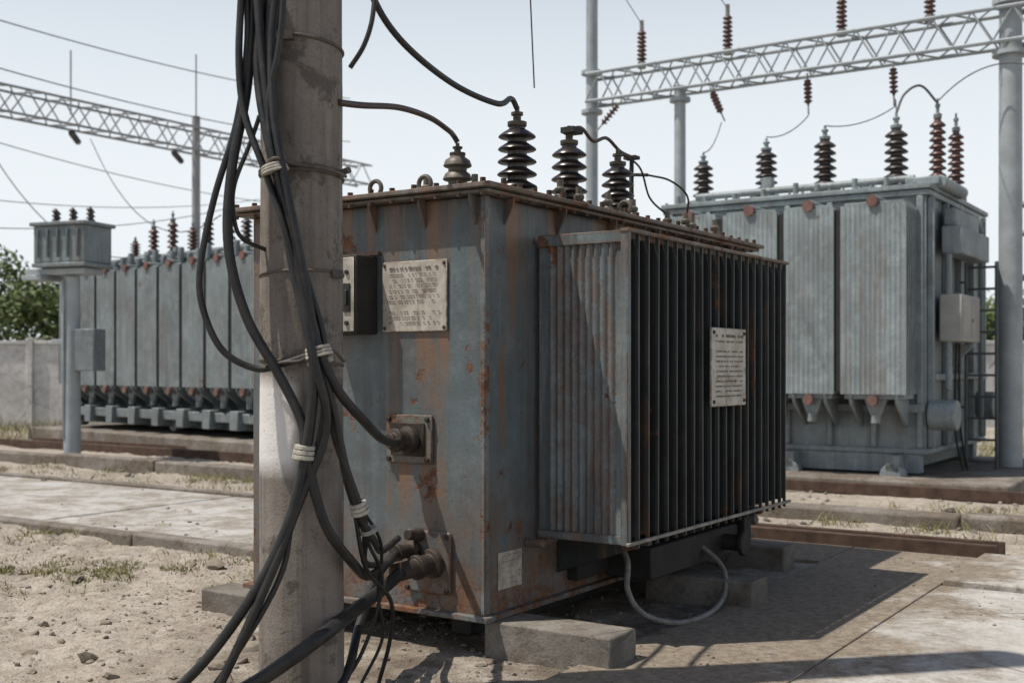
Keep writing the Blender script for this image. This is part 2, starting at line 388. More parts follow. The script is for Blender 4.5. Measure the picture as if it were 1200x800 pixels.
b=MB(); b.box(-.42,-.17,-.022,-.002,.24,.52)
b.obj('lower_cable_flange',P_main,T,.01,segs=2)
b=MB(); b.rev([(.066,0),(.066,.03),(.045,.035),(.045,.09),(.055,.095),(.055,.12),(.04,.125),(.04,.24)],(-.26,-.02,.38),22,(-.12,-.99,-.06))
b.rev([(.045,0),(.045,.03),(.032,.04),(.032,.10),(.038,.10),(.038,.13)],(-.37,-.02,.43),16,(-.05,-1,.0))
b.rev([(.03,0),(.03,.03),(.024,.04),(.024,.09)],(-.335,-.02,.50),14,(-.05,-1,.1))
for x in(-.405,-.185):
    for z in(.26,.50): b.hexb((x,-.022,z),.013,.014,(0,-1,0))
b.obj('lower_cable_gland',GlandM,T,.003)

# bushings
ZL=ZT+.042
b=MB(); c=MB()
for (bx,by,h,r) in((-.156,.496,.385,.098),(-.256,1.15,.415,.10),(-.28,1.734,.39,.10)):
    b.rev(bush_prof(h,r,5),(bx,by,ZL+.01),28)
    c.rev(bush_cap(h,r),(bx,by,ZL+.01),16); c.rev([(.095,0),(.095,.02),(.07,.024)],(bx,by,ZL-.004),20)
    for k in range(6):
        a=k*math.pi/3; c.hexb((bx+.11*math.cos(a),by+.11*math.sin(a),ZL),.012,.03)
b.obj('hv_bushings',Porc,T,smooth=45)
lv=MB(); LVM=simple('stained_glazed_bushing',(.13,.11,.085),.5,0,.5,8)
for (bx,by,h,r) in((-.4526,.42,.25,.075),(-.90,2.3,.25,.068)):
    lv.rev(bush_prof(h,r,3,.6),(bx,by,ZL+.01),22); c.rev(bush_cap(h,r*1.1),(bx,by,ZL+.01),14)
    c.rev([(.10,0),(.10,.03),(.07,.035)],(bx,by,ZL-.004),20)
    for k in range(6):
        a=k*math.pi/3+.3; c.hexb((bx+.09*math.cos(a),by+.09*math.sin(a),ZL+.03),.011,.03)
for (bx,by) in((-.1,.80),(-.08,.95),(-.12,2.05),(-.1,2.35),(-.12,2.75),(-.3,.35),(-.55,.3),(-.05,2.15),(-.04,.70),(-.05,1.2),(-.06,1.5),(-.04,2.55)):
    lv.rev([(.03,0),(.03,.04),(.02,.05),(.028,.06),(.028,.075),(.016,.085),(.016,.12)],(bx,by,ZL),14)
lv.obj('lv_bushings_and_studs',LVM,T,smooth=45)
c.obj('bushing_caps_and_bolts',simple('tarnished_brass',(.10,.088,.07),.55,.5,.5,20),T)
b=MB()
for (x,y) in((-.70,.10),(-1.2,.12),(-.03,1.35),(-.42,.12)):
    b.torus((x,y,ZL+.055),.035,.011,(0,1,0)); b.box(x-.02,x+.02,y-.02,y+.02,ZL,ZL+.025)
b.obj('lifting_lugs',LVM,T)
b=MB(); b.cyl((-.33,2.0,ZL),(-.33,2.0,ZL+.46),.013); b.cyl((-.36,2.05,ZL),(-.36,2.05,ZL+.40),.012); b.box(-.37,-.29,1.97,2.03,ZL+.44,ZL+.46)
b.cyl((-.33,2.0,ZL+.35),(-.20,1.95,ZL+.33),.01)
b.box(-.28,-.20,1.10,1.2,ZL+.44,ZL+.47)
b.obj('tap_conductor_post',Dark,T)
cable('busbar_jumper',[(-.256,1.15,ZL+.46),(-.27,1.3,ZL+.50),(-.28,1.45,ZL+.455),(-.29,1.62,ZL+.50),(-.30,1.8,ZL+.455),(-.32,2.0,ZL+.45)],.010,CabBrown,T)
cable('earth_lead',[(-.2,1.95,ZL+.33),(-.1,2.05,ZL+.30),(-.06,2.2,ZL+.22),(-.1,2.25,ZL+.08)],.006,Dark,T)
cable('earth_lead_b',[(-.28,1.734,ZL+.44),(-.2,1.85,ZL+.36),(-.2,1.98,ZL+.20),(-.12,2.05,ZL+.1)],.006,Dark,T)
for (x0,x1,y0,y1,zt) in ((-.03,.60,.04,.27,.143),(.0,.62,1.52,1.74,.143),(-.1,.35,2.7,2.9,.143),(-1.80,-1.28,.0,.22,.10)):
    r_=root('concrete_support_block'); bb=MB(); bb.box(x0,x1,y0,y1,-.05,zt); o=bb.obj('block',Block,r_,.010,segs=2)
r_=root('drain_hose',(0,0,0),0)
cable('hose',[(.50,5.65,.42),(.55,5.5,.33),(.545,5.42,.2),(.62,5.42,.09),(.78,5.48,.035),(.97,5.7,.03),(1.09,5.92,.08),(1.12,6.1,.18),(1.04,6.18,.27),(.93,6.2,.33)],.014,CabGrey,r_)

# ================================================================ POLE
U=root('concrete_utility_pole',(-.785,4.3,0),0)
b=MB(); prof=[(.157-.0030*z+.0010*math.sin(z*9),z) for z in [-.1]+[i*.25 for i in range(0,25)]]
b.rev(prof,(0,0,0),48); b.obj('pole_shaft',PoleM,U,smooth=60)
b=MB()
for z,t in((2.44,.10),(1.97,.0),(1.955,.03),(1.59,-.03),(1.265,.05),(2.9,0)):
    b.torus((0,0,z),.153,.0065,(t,.06,1),36,8)
b.cyl((.145,-.06,1.96),(.19,-.09,1.97),.012); b.box(.13,.165,-.10,-.06,1.575,1.605); b.box(-.06,.0,-.18,-.15,2.425,2.455)
b.obj('pole_bands',Dull,U)

# ================================================================ CABLES ON POLE
K=worldroot('power_cable_bundle')
def c(dx,h,dy=0): return Vector((-.744+dx/100*(1+dy/410),4.10+dy/100,h/100))
def pc(n,p,r,mat=Cab): return cable(n,[Vector(q[1:]) if q[0]=='w' else c(*q) for q in p],r,mat,K)
pc('cable_loop',[(-21,262,6),(-21,240,6),(-24.5,213,5),(-32,186,3),(-36.5,161,0),(-35.5,146,-1),(-28.5,131,-1),(-17,124.5,1),(-8,126,1),(5,130,-2.5)],.0125)
pc('cable_a',[(-19,262,8),(-21,226,6),(-26,195,3),(-26.5,168,0),(-20,143,-1),(-8,122,-2),(0,106,-3),(2,94,-4),(8,70,-2),(15,54,12),('w',-.56,4.50,.435),('w',-.52,4.85,.43),('w',-.51,5.08,.43)],.0185)
pc('cable_b',[(-15,262,6),(-16.7,231,4),(-11,201,-1.5),(-3,174,-3),(2,149,-4),(7,130,-5),(13,116,0),(19,105,16),('w',-.525,4.62,.965),('w',-.505,4.95,.925),('w',-.50,5.08,.925)],.018)
pc('cable_c',[(-12,262,5),(-13,229,2),(-7.6,195,-3),(-1.5,165,-5),(3,140,-6.5),(5,119,-6),(0,85,-5),(-8,61,-7),(-20,40,-9),(-35,21,-10),(-50,8,-10),(-62,2,-10)],.0185)
pc('cable_d',[(-17,262,3),(-14.5,235,1),(-9.5,198,-2),(-4,165,-3),(5,129,-8),(9,104,-4),(-1,76,-5),(-11,50,-9),(-27,16,-12),(-36,2,-12)],.0165)
pc('cable_e',[(-9,262,-1),(-11,240,-1),(-10,215,-3),(-6,194,-6),(0,166,-7),(6,133,-5),(11,110,-1),(14,92,3),(18,73,8),(22,60,20),('w',-.525,4.65,.51),('w',-.50,5.05,.50)],.0145)
pc('cable_f',[(-22.5,262,4),(-23.5,235,4),(-21,215,2),(-13,194,-2),(-5,172,-6),(3,140,-3),(8,119,-1),(11,100,2),(16,85,4),(20,67,12),('w',-.57,4.45,.50),('w',-.54,4.75,.44),('w',-.53,4.95,.43)],.013)
pc('cable_g',[(-6,262,-2),(-8,238,-3),(-12,218,-2),(-9,196,-5),(1,160,-4),(8,135,-3),(8,115,-2),(5,95,-2),(-3,72,-3),(-6,55,-5),(-14,38,-8),(-30,14,-10),(-42,1,-10)],.011)
pc('thin_lead_a',[(-13,167,12),(-22,171,4),(-25,178,3),(-25,190,3),(-19,206,3),(-16,215,3)],.008)
pc('thin_lead_b',[(9,118,-2),(12,98,2),(15,80,6),(20,60,18),(23,45,30),(20,28,32),(14,12,28),(6,2,24)],.0075)
pc('thin_lead_c',[(7,120,-2),(13,93,3),(18,76,9),(23,58,28),(21,38,34),(22,20,38),(15,3,34)],.0065)
pc('thin_lead_d',[(10,110,0),(15,88,5),(17,70,10),(19,50,20),(25,34,38),(24,18,42),(20,1,42)],.0085)
pc('dropper',[(24,262,10),(23,250,8),(20,241,8),(15,234,10)],.009)
pc('armoured_cable',[('w',-.475,5.02,.37),('w',-.485,4.92,.365),('w',-.54,4.72,.335),('w',-.60,4.42,.32),('w',-.66,4.12,.305),('w',-.78,4.04,.225),('w',-.92,4.02,.135),('w',-1.10,4.0,.05),('w',-1.3,3.98,.0)],.0275)
pc('armoured_cable_b',[('w',-.53,5.03,.42),('w',-.57,4.8,.36),('w',-.60,4.5,.23),('w',-.62,4.3,.1),('w',-.70,4.08,.03),('w',-.9,3.95,.01)],.018)
b=MB()
def wrap(dx,h,dy,ax,r,l,n=14):
    p=c(dx,h,dy); d=Vector(ax).normalized()
    for k in (-1,0,1):
        b.cyl(p+d*(k*l*.32-l*.14),p+d*(k*l*.32+l*.14),r*(1+.05*k),r*(1+.05*k+.04),n)
wrap(6.2,130.5,-3.5,(.25,0,-1),.047,.04); wrap(1.2,95,-3.5,(-.1,0,-1),.040,.055); wrap(18.5,74,8.5,(.3,.3,-1),.034,.05); wrap(-9.5,195,-3.5,(.3,0,-1),.047,.032); wrap(21,65,14,(.3,.3,-1),.033,.015)
wrap(6.5,127,-2.5,(1,0,.28),.011,.10,8)
b.obj('tape_wraps',Tie,K,.003)
cable('tie_wire',[c(-14,124,4),c(-8,126.5,0),c(0,127.5,-2),c(6,131,-8),c(11,131,-3),c(14,127,4)],.006,Dull,K)
cable('tie_wire_b',[c(-15,196,6),c(-9,198,-7),c(-2,197,-1),c(8,196,2),c(14,194,8)],.006,Dull,K)

K2=worldroot('overhead_service_cable')
top1=S(-.156,.496,ZL+.01+.385*1.12); top2=S(-.4526,.42,ZL+.30)
cable('cable',[(-.62,4.3,2.98),(-.555,4.45,2.72),(-.45,4.6,2.56),(-.26,4.95,2.47),(-.07,5.25,2.45),top1+Vector((-.03,-.05,.035)),top1],.0135,Cab,K2)
K3=worldroot('overhead_service_cable')
cable('cable',[(-.64,4.25,2.225),(-.58,4.45,2.26),(-.47,4.8,2.33),(-.37,5.15,2.365),(-.30,5.4,2.36),top2+Vector((-.02,-.02,.03)),top2],.013,CabBrown,K3)

# ================================================================ BACKGROUND TRANSFORMERS
def bg_trans(name,loc,rot,L,D,z0,zt,panels,bush,mat,zp0,zp1,end=True):
    t=root(name,loc,rot)
    b=MB(); b.box(-L,0,0,D,z0,zt-.06); 
    b.box(-L-.07,.07,-.07,D+.07,zt-.055,zt); b.box(-L-.05,.05,-.05,D+.05,zt-.12,zt-.06)
    b.box(-L-.04,.04,-.04,D+.04,z0-.02,z0+.04)
    for x in [-L+.02+i*(L-.1)/6 for i in range(7)]:
        b.box(x,x+.06,-.06,-.001,z0+.045,zt-.125)
    for y in [.05+i*(D-.16)/4 for i in range(5)]:
        b.box(.001,.07,y,y+.05,z0+.045,zt-.125)
    b.box(.001,.09,.1,D-.1,z0+.75,z0+.82); b.box(-L,0,-.09,-.062,z0+.42,z0+.50)
    b.obj('tank',mat,t,.01)
    b=MB(); r=MB(); rd=MB(); dk=MB()
    for (xa,xb) in panels:
        for k in range(6):
            y=-.50+k*.08
            b.flute(xa,xb,y,.03,zp0,zp1,max(4,int((xb-xa)/.055)),.0035,.03)
        xm=(xa+xb)/2
        r.box(xa+.03,xb-.03,-.46,-.04,zp1-.10,zp1+.03); r.box(xa+.03,xb-.03,-.46,-.04,zp0-.05,zp0+.08)
        r.cyl((xm,-.47,zp1+.04),(xm,0,zp1+.04),.055); r.cyl((xm,-.47,zp0-.06),(xm,0,zp0-.06),.055)
        rd.cyl((xm,-.53,zp1+.03),(xm,-.47,zp1+.03),.060); rd.cyl((xm,-.53,zp0-.06),(xm,-.47,zp0-.06),.055)
        for xx in (xa+.08,xb-.12):
            r.ext([(xx,-.5,zp0-.005),(xx,-.04,zp0-.005),(xx,-.04,zp0-.35),(xx,-.1,zp0-.35),(xx,-.46,zp0-.10)],(.035,0,0))
        r.ext([(xm-.12,-.40,zp0-.05),(xm+.12,-.40,zp0-.05),(xm+.04,-.40,zp0-.25),(xm-.04,-.40,zp0-.25)],(0,.05,0))
        r.cyl((xm,-.38,zp0-.3),(xm,-.38,zp0-.2),.05)
        dk.box(xa-.065,xa-.008,-.48,-.03,zp0+.03,zp1-.03)  # added dark plate, paints shade into the gap beside each panel
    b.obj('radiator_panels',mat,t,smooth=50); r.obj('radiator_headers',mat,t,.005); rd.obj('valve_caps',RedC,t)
    dk.box(-L+.05,-.05,-.02,-.001,zp0+.1,zp1-.1); dk.obj('gap_shade_plates_and_grimed_face',Dark,t)
    b=MB(); b.box(-L+.05,-.05,-.02,.12,z0-.22,z0-.02); b.box(-L+.05,-.05,D-.2,D,z0-.22,z0-.02)
    for x in (-L+.3,-L/2,-.35):
        b.box(x,x+.14,-.25,D+.2,z0-.20,z0-.025); b.cyl((x+.07,-.25,z0-.24),(x+.07,-.12,z0-.24),.13); 
    b.obj('wheeled_underframe',mat,t,.006)
    b=MB(); q=MB(); p=MB()
    for (x,y,h,rr,n,red) in bush:
        (q if red else b).rev(bush_prof(h,rr,n),(x,y,zt+.09),18)
        p.rev(bush_cap(h,rr),(x,y,zt+.09),10); p.rev([(rr*1.2,0),(rr*1.2,.1),(rr*.9,.11)],(x,y,zt),16)
    if b.v: b.obj('bushings',PorcD,t,smooth=45)
    if q.v: q.obj('red_bushings',PorcR,t,smooth=45)
    for i in range(int(L*3)):
        x=-L+.15+i*(L-.3)/(L*3-1)+random.uniform(-.05,.05); p.cyl((x,.02,zt),(x,.02,zt+random.uniform(.05,.13)),.03)
    p.cyl((-L+.2,.35,zt+.12),(-.2,.35,zt+.12),.04); p.cyl((-L*.3,.6,zt+.18),(-L*.3+.0,1.3,zt+.18),.03)
    for i in range(int(L*2)):
        x=random.uniform(-L+.2,-.3); yy=random.uniform(.1,.8); hh=random.uniform(.08,.28); p.box(x,x+random.uniform(.05,.18),yy,yy+.12,zt,zt+hh)
    x=-L
    while x<0:
        p.hexb((x,-.05,zt),.018,.02); x+=.15
    p.obj('lid_fittings',mat,t,.003)
    return t
br=[(-.45,.55,.70,.135,6,False),(-1.25,.55,.66,.135,6,False),(-1.95,.55,.60,.135,6,False),(-2.75,.55,.52,.13,5,False),(-.20,1.35,.95,.10,9,True),(-.12,1.9,.88,.10,9,True)]
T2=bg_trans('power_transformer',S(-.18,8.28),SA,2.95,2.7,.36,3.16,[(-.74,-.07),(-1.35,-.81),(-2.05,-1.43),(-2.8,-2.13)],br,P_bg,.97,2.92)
b=MB()
b.box(.075,.28,.35,1.75,2.45,2.75); b.box(.075,.20,.45,1.6,2.76,2.95)
b.cyl((.16,.3,1.0),(.16,.3,2.45),.035); b.cyl((.16,1.9,.45),(.16,1.9,3.0),.03)
b.cyl((.02,.10,.75),(.30,.10,.75),.16); b.cyl((.05,2.2,.8),(.26,2.2,.8),.16)
b.ext([(.01,.9,zq) for zq in(1.2,1.5)]+[(.30,.9,1.5)],(0,.04,0))
b.cyl((.1,.2,3.2),(.1,1.2,3.2),.07); b.box(-.25,.1,.15,.9,3.17,3.26)
b.obj('end_boxes_and_pipes',P_bg,T2,.012)
b=MB(); b.box(.075,.30,.25,1.15,1.52,2.02); b.obj('control_cabinet',simple('cream_cabinet',(.38,.37,.335),.5,0,.3,3),T2,.012)
b=MB(); b.box(.301,.306,.3,.69,1.56,1.98); b.box(.301,.306,.71,1.1,1.56,1.98); b.cyl((.306,.74,1.75),(.33,.74,1.75),.02); b.obj('cabinet_doors',simple('cream_door',(.35,.34,.31),.5,0,.3,3),T2,.003)
b=MB()
for x in (.14,.46): b.cyl((x,1.22,.1),(x,1.22,2.42),.020,n=8)
for i in range(10): b.cyl((.14,1.22,.2+.24*i),(.46,1.22,.2+.24*i),.014,n=6)
for z in(.8,2.2): b.cyl((.07,1.22,z),(.14,1.22,z),.014,n=6)
b.obj('ladder',simple('dark_ladder_steel',(.09,.10,.10),.6,0,.4,6),T2)
for i in range(2): cable('control_cable',[(.20,.5+.12*i,1.5),(.16+.02*i,.6+.1*i,1.1),(.14+.03*i,.7+.12*i,.55),(.2+.03*i,.8+.1*i,.1)],.012,Cab,T2)
cable('bushing_jumper',[(-.45,.55,4.05),(-.40,.7,4.28),(-.3,1.0,4.42),(-.2,1.35,4.28)],.014,Wire,T2)
bl=[]
for i,x in enumerate((-.3,-1.1,-1.6,-2.3,-2.75,-3.35,-3.8,-4.4,-5.0,-5.6)):
    bl.append((x,.5,(.55,.5,.75,.55,.8,.62,.5,.7,.62,.4)[i],.10,6,i%2==0 or i>5))
pl=[]; x=.0
for i in range(10):
    pl.append((x-.60,x-.05)); x-=.64
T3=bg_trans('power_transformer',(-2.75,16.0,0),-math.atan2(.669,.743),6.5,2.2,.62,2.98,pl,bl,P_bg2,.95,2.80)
b=MB()
for i in range(26):
    x=-6.3+i*.245; b.cyl((x,-.3,2.86),(x,-.3,2.99+.05*(i%3)),.05,n=8)
b.cyl((-6.4,-.2,2.93),(0,-.2,2.93),.04)
b.obj('top_pipework',P_bg2,T3,.004)
b=MB(); b.box(-6.3,-.1,-.42,-.28,.44,.58); b.box(-6.5,.0,.0,2.0,.3,.6)
for i in range(9): b.box(-6.2+i*.7,-6.0+i*.7,-.5,-.2,.34,.62)
b.obj('lower_pipework',P_bg2,T3,.01)

# ================================================================ GANTRIES
def lattice(b,p0,p1,w,h,n,rc=.028,rb=.014):
    p0=Vector(p0);p1=Vector(p1);d=(p1-p0);u=d.normalized();sd=u.cross(Vector((0,0,1))).normalized()*w/2;up=Vector((0,0,h/2))
    cs=[sd+up,-sd+up,sd-up,-sd-up]
    for k in cs: b.cyl(p0+k,p1+k,rc,n=6)
    for i in range(n):
        a=p0+d*(i/n); m_=p0+d*((i+.5)/n); e=p0+d*((i+1)/n)
        for x,y in((0,2),(1,3)):
            b.cyl(a+cs[y],m_+cs[x],rb,n=5); b.cyl(m_+cs[x],e+cs[y],rb,n=5)
        b.cyl(a+cs[0],m_+cs[1],rb,n=5); b.cyl(m_+cs[1],e+cs[0],rb,n=5)
        b.cyl(a+cs[2],m_+cs[3],rb,n=5); b.cyl(m_+cs[3],e+cs[2],rb,n=5)
G=root('substation_gantry')
b=MB(); BY=9.97; BZ=5.12
b.cyl((.34,BY,0),(.34,BY,7.6),.13,.12,20); b.cyl((-5.13,BY,0),(-5.13,BY,7.6),.09,.08,16); b.cyl((-3.78,BY,0),(-3.78,BY,5.0),.085,.075,16)
for (x,r) in((.34,.20),(-5.13,.15),(-3.78,.14)):
    b.cyl((x,BY,0),(x,BY,.04),r+.06,n=16)
    b.cyl((x,BY,BZ-.33),(x,BY,BZ-.28),r,n=16)
b.cyl((.34,BY,BZ+.25),(.34,BY,BZ+.31),.20,n=16); b.cyl((-5.13,BY,BZ+.22),(-5.13,BY,BZ+.27),.15,n=16)
lattice(b,(-5.13,BY,BZ),(4.6,BY,BZ),.36,.38,22,.024,.012)
b.obj('posts_and_lattice_beam',P_gant,G)
q=MB(); p=MB()
for x in(-4.35,-3.1,-1.6,-.55,1.2):
    q.rev(bush_prof(.52,.07,7),(x,BY,BZ+.26),14); p.cyl((x,BY,BZ+.2),(x,BY,BZ+.28),.06,n=10); p.cyl((x,BY,BZ+.7),(x,BY,BZ+.85),.03,n=8)
hang=[(-4.6,(-.6,-.3,-.8)),(-3.3,(.5,-.2,-1)),(-2.0,(.1,-.2,-1)),(-.95,(.05,-.1,-1)),(.9,(.2,-.2,-1))]
for (x,ax) in hang:
    a=Vector(ax).normalized(); s0=Vector((x,BY-.1,BZ-.22)); p.cyl(s0,s0+a*.12,.012,n=6); q.rev(bush_prof(.36,.055,5,.35),s0+a*.10,12,tuple(a)); p.cyl(s0+a*.4,s0+a*.55,.012,n=6)
q.obj('post_insulators',PorcR,G,smooth=45); p.obj('insulator_fittings',Galv,G)
G2=root('substation_gantry',(0,0,0),0)
b=MB(); g0=Vector((-13.9,15.8,6.35)); gd=Vector((.553,.833,0))
lattice(b,g0,g0+gd*18,.5,.5,24,.028,.016)
pp=Vector((-7.13,26,0)); b.cyl(pp,pp+Vector((0,0,6.9)),.10,.09,12); b.cyl(pp+Vector((0,0,6.9)),pp+Vector((0,0,8.3)),.02,n=6)
p2=g0+gd*.5; b.cyl((p2.x,p2.y,0),(p2.x,p2.y,7),.12,n=12)
for k in(9,16): 
    a=g0+gd*k; b.cyl(a,a+Vector((0,0,1.3)),.018,n=6)
b.obj('post_and_lattice_beam',simple('weathered_lattice_steel',(.30,.31,.315),.6,0,.3,3),G2)
q=MB()
for k,l in((6.5,1.2),(9.0,1.2),(11.6,1.1)):
    a=g0+gd*k+Vector((0,0,-.35)); ax=Vector((.35,-.4,-.35)).normalized(); q.rev(bush_prof(.6,.07,6,.35),a,12,tuple(ax))
q.obj('string_insulators',PorcD,G2,smooth=45)

F=root('steel_pipe_rack'); b=MB()
for z in (1.9,2.35,2.9,3.25): b.cyl((.15,11.2,z),(4.5,11.2,z),.045,n=10)
for x in (.65,1.4,3.2): b.cyl((x,11.26,0),(x,11.26,3.5),.06,n=10)
for z in(1.7,2.6,3.05,3.4): b.cyl((.55,10.6,z),(3.9,12.8,z),.03,n=8)
b.obj('rack',P_gant,F)

# ================================================================ WIRES
Wd=worldroot('overhead_wires')
def wire(a,b_,sag=.3,r=.009):
    a=Vector(a);b_=Vector(b_); pts=[]
    for i in range(9):
        t=i/8; p=a.lerp(b_,t); p.z-=4*sag*t*(1-t); pts.append(p)
    cable('wire',pts,r,Wire,Wd,4,1)
wire((-10.5,17,7.3),(-4.5,32,8.7),.3,.012)
wire((-10.5,17,6.55),(-4.5,32,7.5),.3,.012)
wire((-12.5,19,6.3),(-5,34,5.9),.5,.010)
wire((-13.5,20,4.9),(-7,32,5.9),.5,.010)
wire((-12,18,3.9),(-6.5,27,5.0),.5,.010)
wire((-9.9,21.0,5.9),(-6.2,19.8,3.2),.9,.010)
wire((-8.6,23.5,5.9),(-4.7,18.6,3.7),.9,.010)
wire(S(-3.1,BY,BZ+.8),S(-3.6,4,9.0),.15,.006); wire(S(.5,BY,BZ+.5),S(-3.9,6.5,7.6),.12,.006)
wire(S(-4.35,BY,BZ+.8),S(-4.2,4,9.6),.3,.006); wire(S(-1.6,BY,BZ+.8),S(-2.2,5,8.6),.3,.006); wire(S(-.55,BY,BZ+.8),S(-1.5,5,8.6),.2,.006)
wire(S(-2.93,8.83,3.85),S(-3.1,BY-.2,4.4),.1,.007)
wire(S(-2.13,8.83,3.95),S(-1.95,BY-.2,4.35),.08,.007)
wire(S(-1.43,8.83,4.0),S(-.93,BY-.1,4.35),.08,.007)
wire(S(-.63,8.83,4.05),S(-.93,BY-.1,4.35),-.12,.007)
wire(S(-.38,9.63,4.3),S(1.0,BY-.2,4.3),-.35,.008)
wire((.09,6.0,3.3),(.12,6.2,2.75),.0,.004); wire((.09,6.0,3.3),(.08,5.9,3.9),.0,.004)

# ================================================================ LEFT POST WITH SMALL TRANSFORMER
V=root('instrument_transformer_post',(-5.84,15.3,0),R(-20))
b=MB(); b.cyl((0,0,0),(0,0,2.45),.11,.10,16); b.cyl((0,0,0),(0,0,.06),.2,n=16); b.box(-.62,.35,-.18,.18,2.47,2.55); b.box(-.62,-.30,-.25,.25,2.40,2.465)
b.cyl((-.05,-.1,.3),(-.05,-.12,2.4),.02,n=8)
b.box(-.3,.3,-.06,.06,1.55,1.62)
b.obj('post',P_gant,V,.006)
b=MB(); b.box(-.40,.42,-.27,.27,2.62,3.10); b.box(-.44,.46,-.31,.31,3.10,3.15); b.box(-.42,.44,-.29,.29,2.56,2.615)
for i in range(5): b.box(-.32+i*.16,-.30+i*.16,-.31,-.272,2.68,3.05)
b.obj('tank',P_bg2,V,.012)
b=MB()
for i in range(6): b.rev(bush_prof(.22,.05,3),(-.33+i*.14,(-.1 if i%2 else .1),3.15),12)
b.obj('bushings',PorcD,V,smooth=45)
b=MB(); b.box(.13,.45,-.12,.12,1.2,1.75); b.obj('meter_box',P_bg2,V,.01)

# ================================================================ SETTING
def hgt(X,Y):
    d=math.hypot(X,Y-5)
    a=.016+.036*min(1,max(0,(-X-1.0)/2))
    v=noise.noise(Vector((X*1.3,Y*1.3,0)))*a + noise.noise(Vector((X*5,Y*5,3)))*a*.7+noise.noise(Vector((X*14,Y*14,3)))*a*.5
    if d>14: v*=max(0,1-(d-14)/8)
    return v-.006
def axis(lo,hi,flo,fhi,st):
    a=[]; x=flo
    while x<=fhi: a.append(x); x+=st
    g=st; x=a[-1]
    while x<hi: g*=1.35; x+=g; a.append(min(x,hi))
    g=st; x=flo
    while x>lo: g*=1.35; x-=g; a.insert(0,max(x,lo))
    return a
xs=axis(-400,400,-6,4,.035); ys=axis(-60,700,3.0,10,.035)
vs=[(X,Y,hgt(X,Y)) for Y in ys for X in xs]; nx=len(xs)
fs=[(j*nx+i,j*nx+i+1,(j+1)*nx+i+1,(j+1)*nx+i) for j in range(len(ys)-1) for i in range(nx-1)]
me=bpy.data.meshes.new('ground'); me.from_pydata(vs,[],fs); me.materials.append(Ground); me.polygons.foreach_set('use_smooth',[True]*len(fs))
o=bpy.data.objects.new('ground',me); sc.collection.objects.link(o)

def slab_row(nm,x0,x1,y0,y1,ztop,step,mat,gap=.012,jz=.006,bev=.008):
    r_=root(nm); b=MB(); x=x0
    while x<x1-.01:
        e=min(x+step*random.uniform(.9,1.1),x1); dz=random.uniform(-jz,jz); dy=random.uniform(-jz,jz); b.box(x,e-gap,y0+dy,y1+dy,-.1,ztop+dz); x=e
    b.obj('slabs',mat,r_,bev,segs=2); return r_
slab_row('concrete_path',-16,-1.75,1.40,3.42,.045,3.6,Path)
slab_row('concrete_path',-16,-1.75,3.44,3.56,.07,2.2,Kerb)
slab_row('kerb',-16,-1.0,4.9,5.1,.14,2.0,Kerb,jz=.012,bev=.02)
slab_row('kerb',-.9,9,5.2,5.42,.10,1.9,Kerb,jz=.02,bev=.03)
slab_row('kerb',-16,-1.75,1.26,1.385,.06,2.0,Kerb,jz=.01,bev=.02)
ap=root('concrete_apron'); b=MB()
b.box(.45,1.27,-3.2,3.78,-.1,.018); b.box(1.28,9,-3.2,2.66,-.1,.020); b.box(1.29,5,2.68,3.80,-.1,.05); b.box(5.01,9,2.68,3.80,-.1,.055)
b.box(-1.4,.44,3.1,3.78,-.1,.02)
b.obj('slabs',Apron,ap,.006,segs=2)
rl=root('rusty_rail'); b=MB()
b.box(-1.4,1.35,3.86,3.93,-.05,.09); b.box(-1.4,1.35,3.93,4.0,-.05,.02); b.box(-1.4,1.35,4.12,4.17,-.05,.08); b.obj('rail',RustM,rl,.006)
rl=root('rusty_rail'); b=MB(); b.box(-14,-1.2,6.6,6.67,0,.12); b.box(-14,3,7.2,7.27,0,.11); b.obj('rail',RustM,rl,.006)
pl_=root('concrete_plinth'); b=MB(); b.box(-3.6,.75,7.55,11.4,-.1,.12); b.obj('plinth',Kerb,pl_,.02,segs=2)
pl_=root('concrete_plinth',(-2.75,16.0,0),-math.atan2(.669,.743)); b=MB(); b.box(-6.9,.4,-.8,2.8,-.1,.22); b.obj('plinth',Kerb,pl_,.02,segs=2)

wl=worldroot('concrete_wall'); b=MB()
X=-40
while X<40:
    b.box(X,X+2.94,24,24.14,-.1,1.72); b.box(X-.09,X+.03,23.93,24.2,-.1,1.86); b.box(X+.03,X+2.91,23.96,24.18,1.722,1.80); X+=3.0
b.obj('panels_posts_and_coping',Wall,wl,.01)

def tree(name,X,Y,h,rad,n=2600,seed=1):
    rnd=random.Random(seed); t=root(name,(X,Y,0),0); b=MB()
    b.cyl((0,0,-.1),(.05,0,h*.45),.12,.08,8)
    cl=[]
    for i in range(11):
        a=rnd.uniform(0,6.28); rr=rnd.uniform(.3,1)*rad*.8; z=h*rnd.uniform(.45,.95); e=Vector((rr*math.cos(a),rr*math.sin(a),z))
        b.cyl((.03,0,h*rnd.uniform(.25,.42)),e,.05,.015,6); cl.append((e,rad*rnd.uniform(.22,.5)))
    b.obj('trunk_and_limbs',Bark,t); f=MB()
    for i in range(n):
        e,r_=rnd.choice(cl); d=Vector((rnd.gauss(0,1),rnd.gauss(0,1),rnd.gauss(0,.8))).normalized()*r_*rnd.uniform(.35,1.2)
        p=e+d; s=rnd.uniform(.045,.10); u=Vector((rnd.gauss(0,1),rnd.gauss(0,1),rnd.gauss(0,1))).normalized(); v=u.orthogonal().normalized()
        f.add([p-u*s,p+v*s*.5,p+u*s,p-v*s*.5],[(0,1,2,3)])
    f.obj('foliage',Leaf,t,smooth=0)
k=1
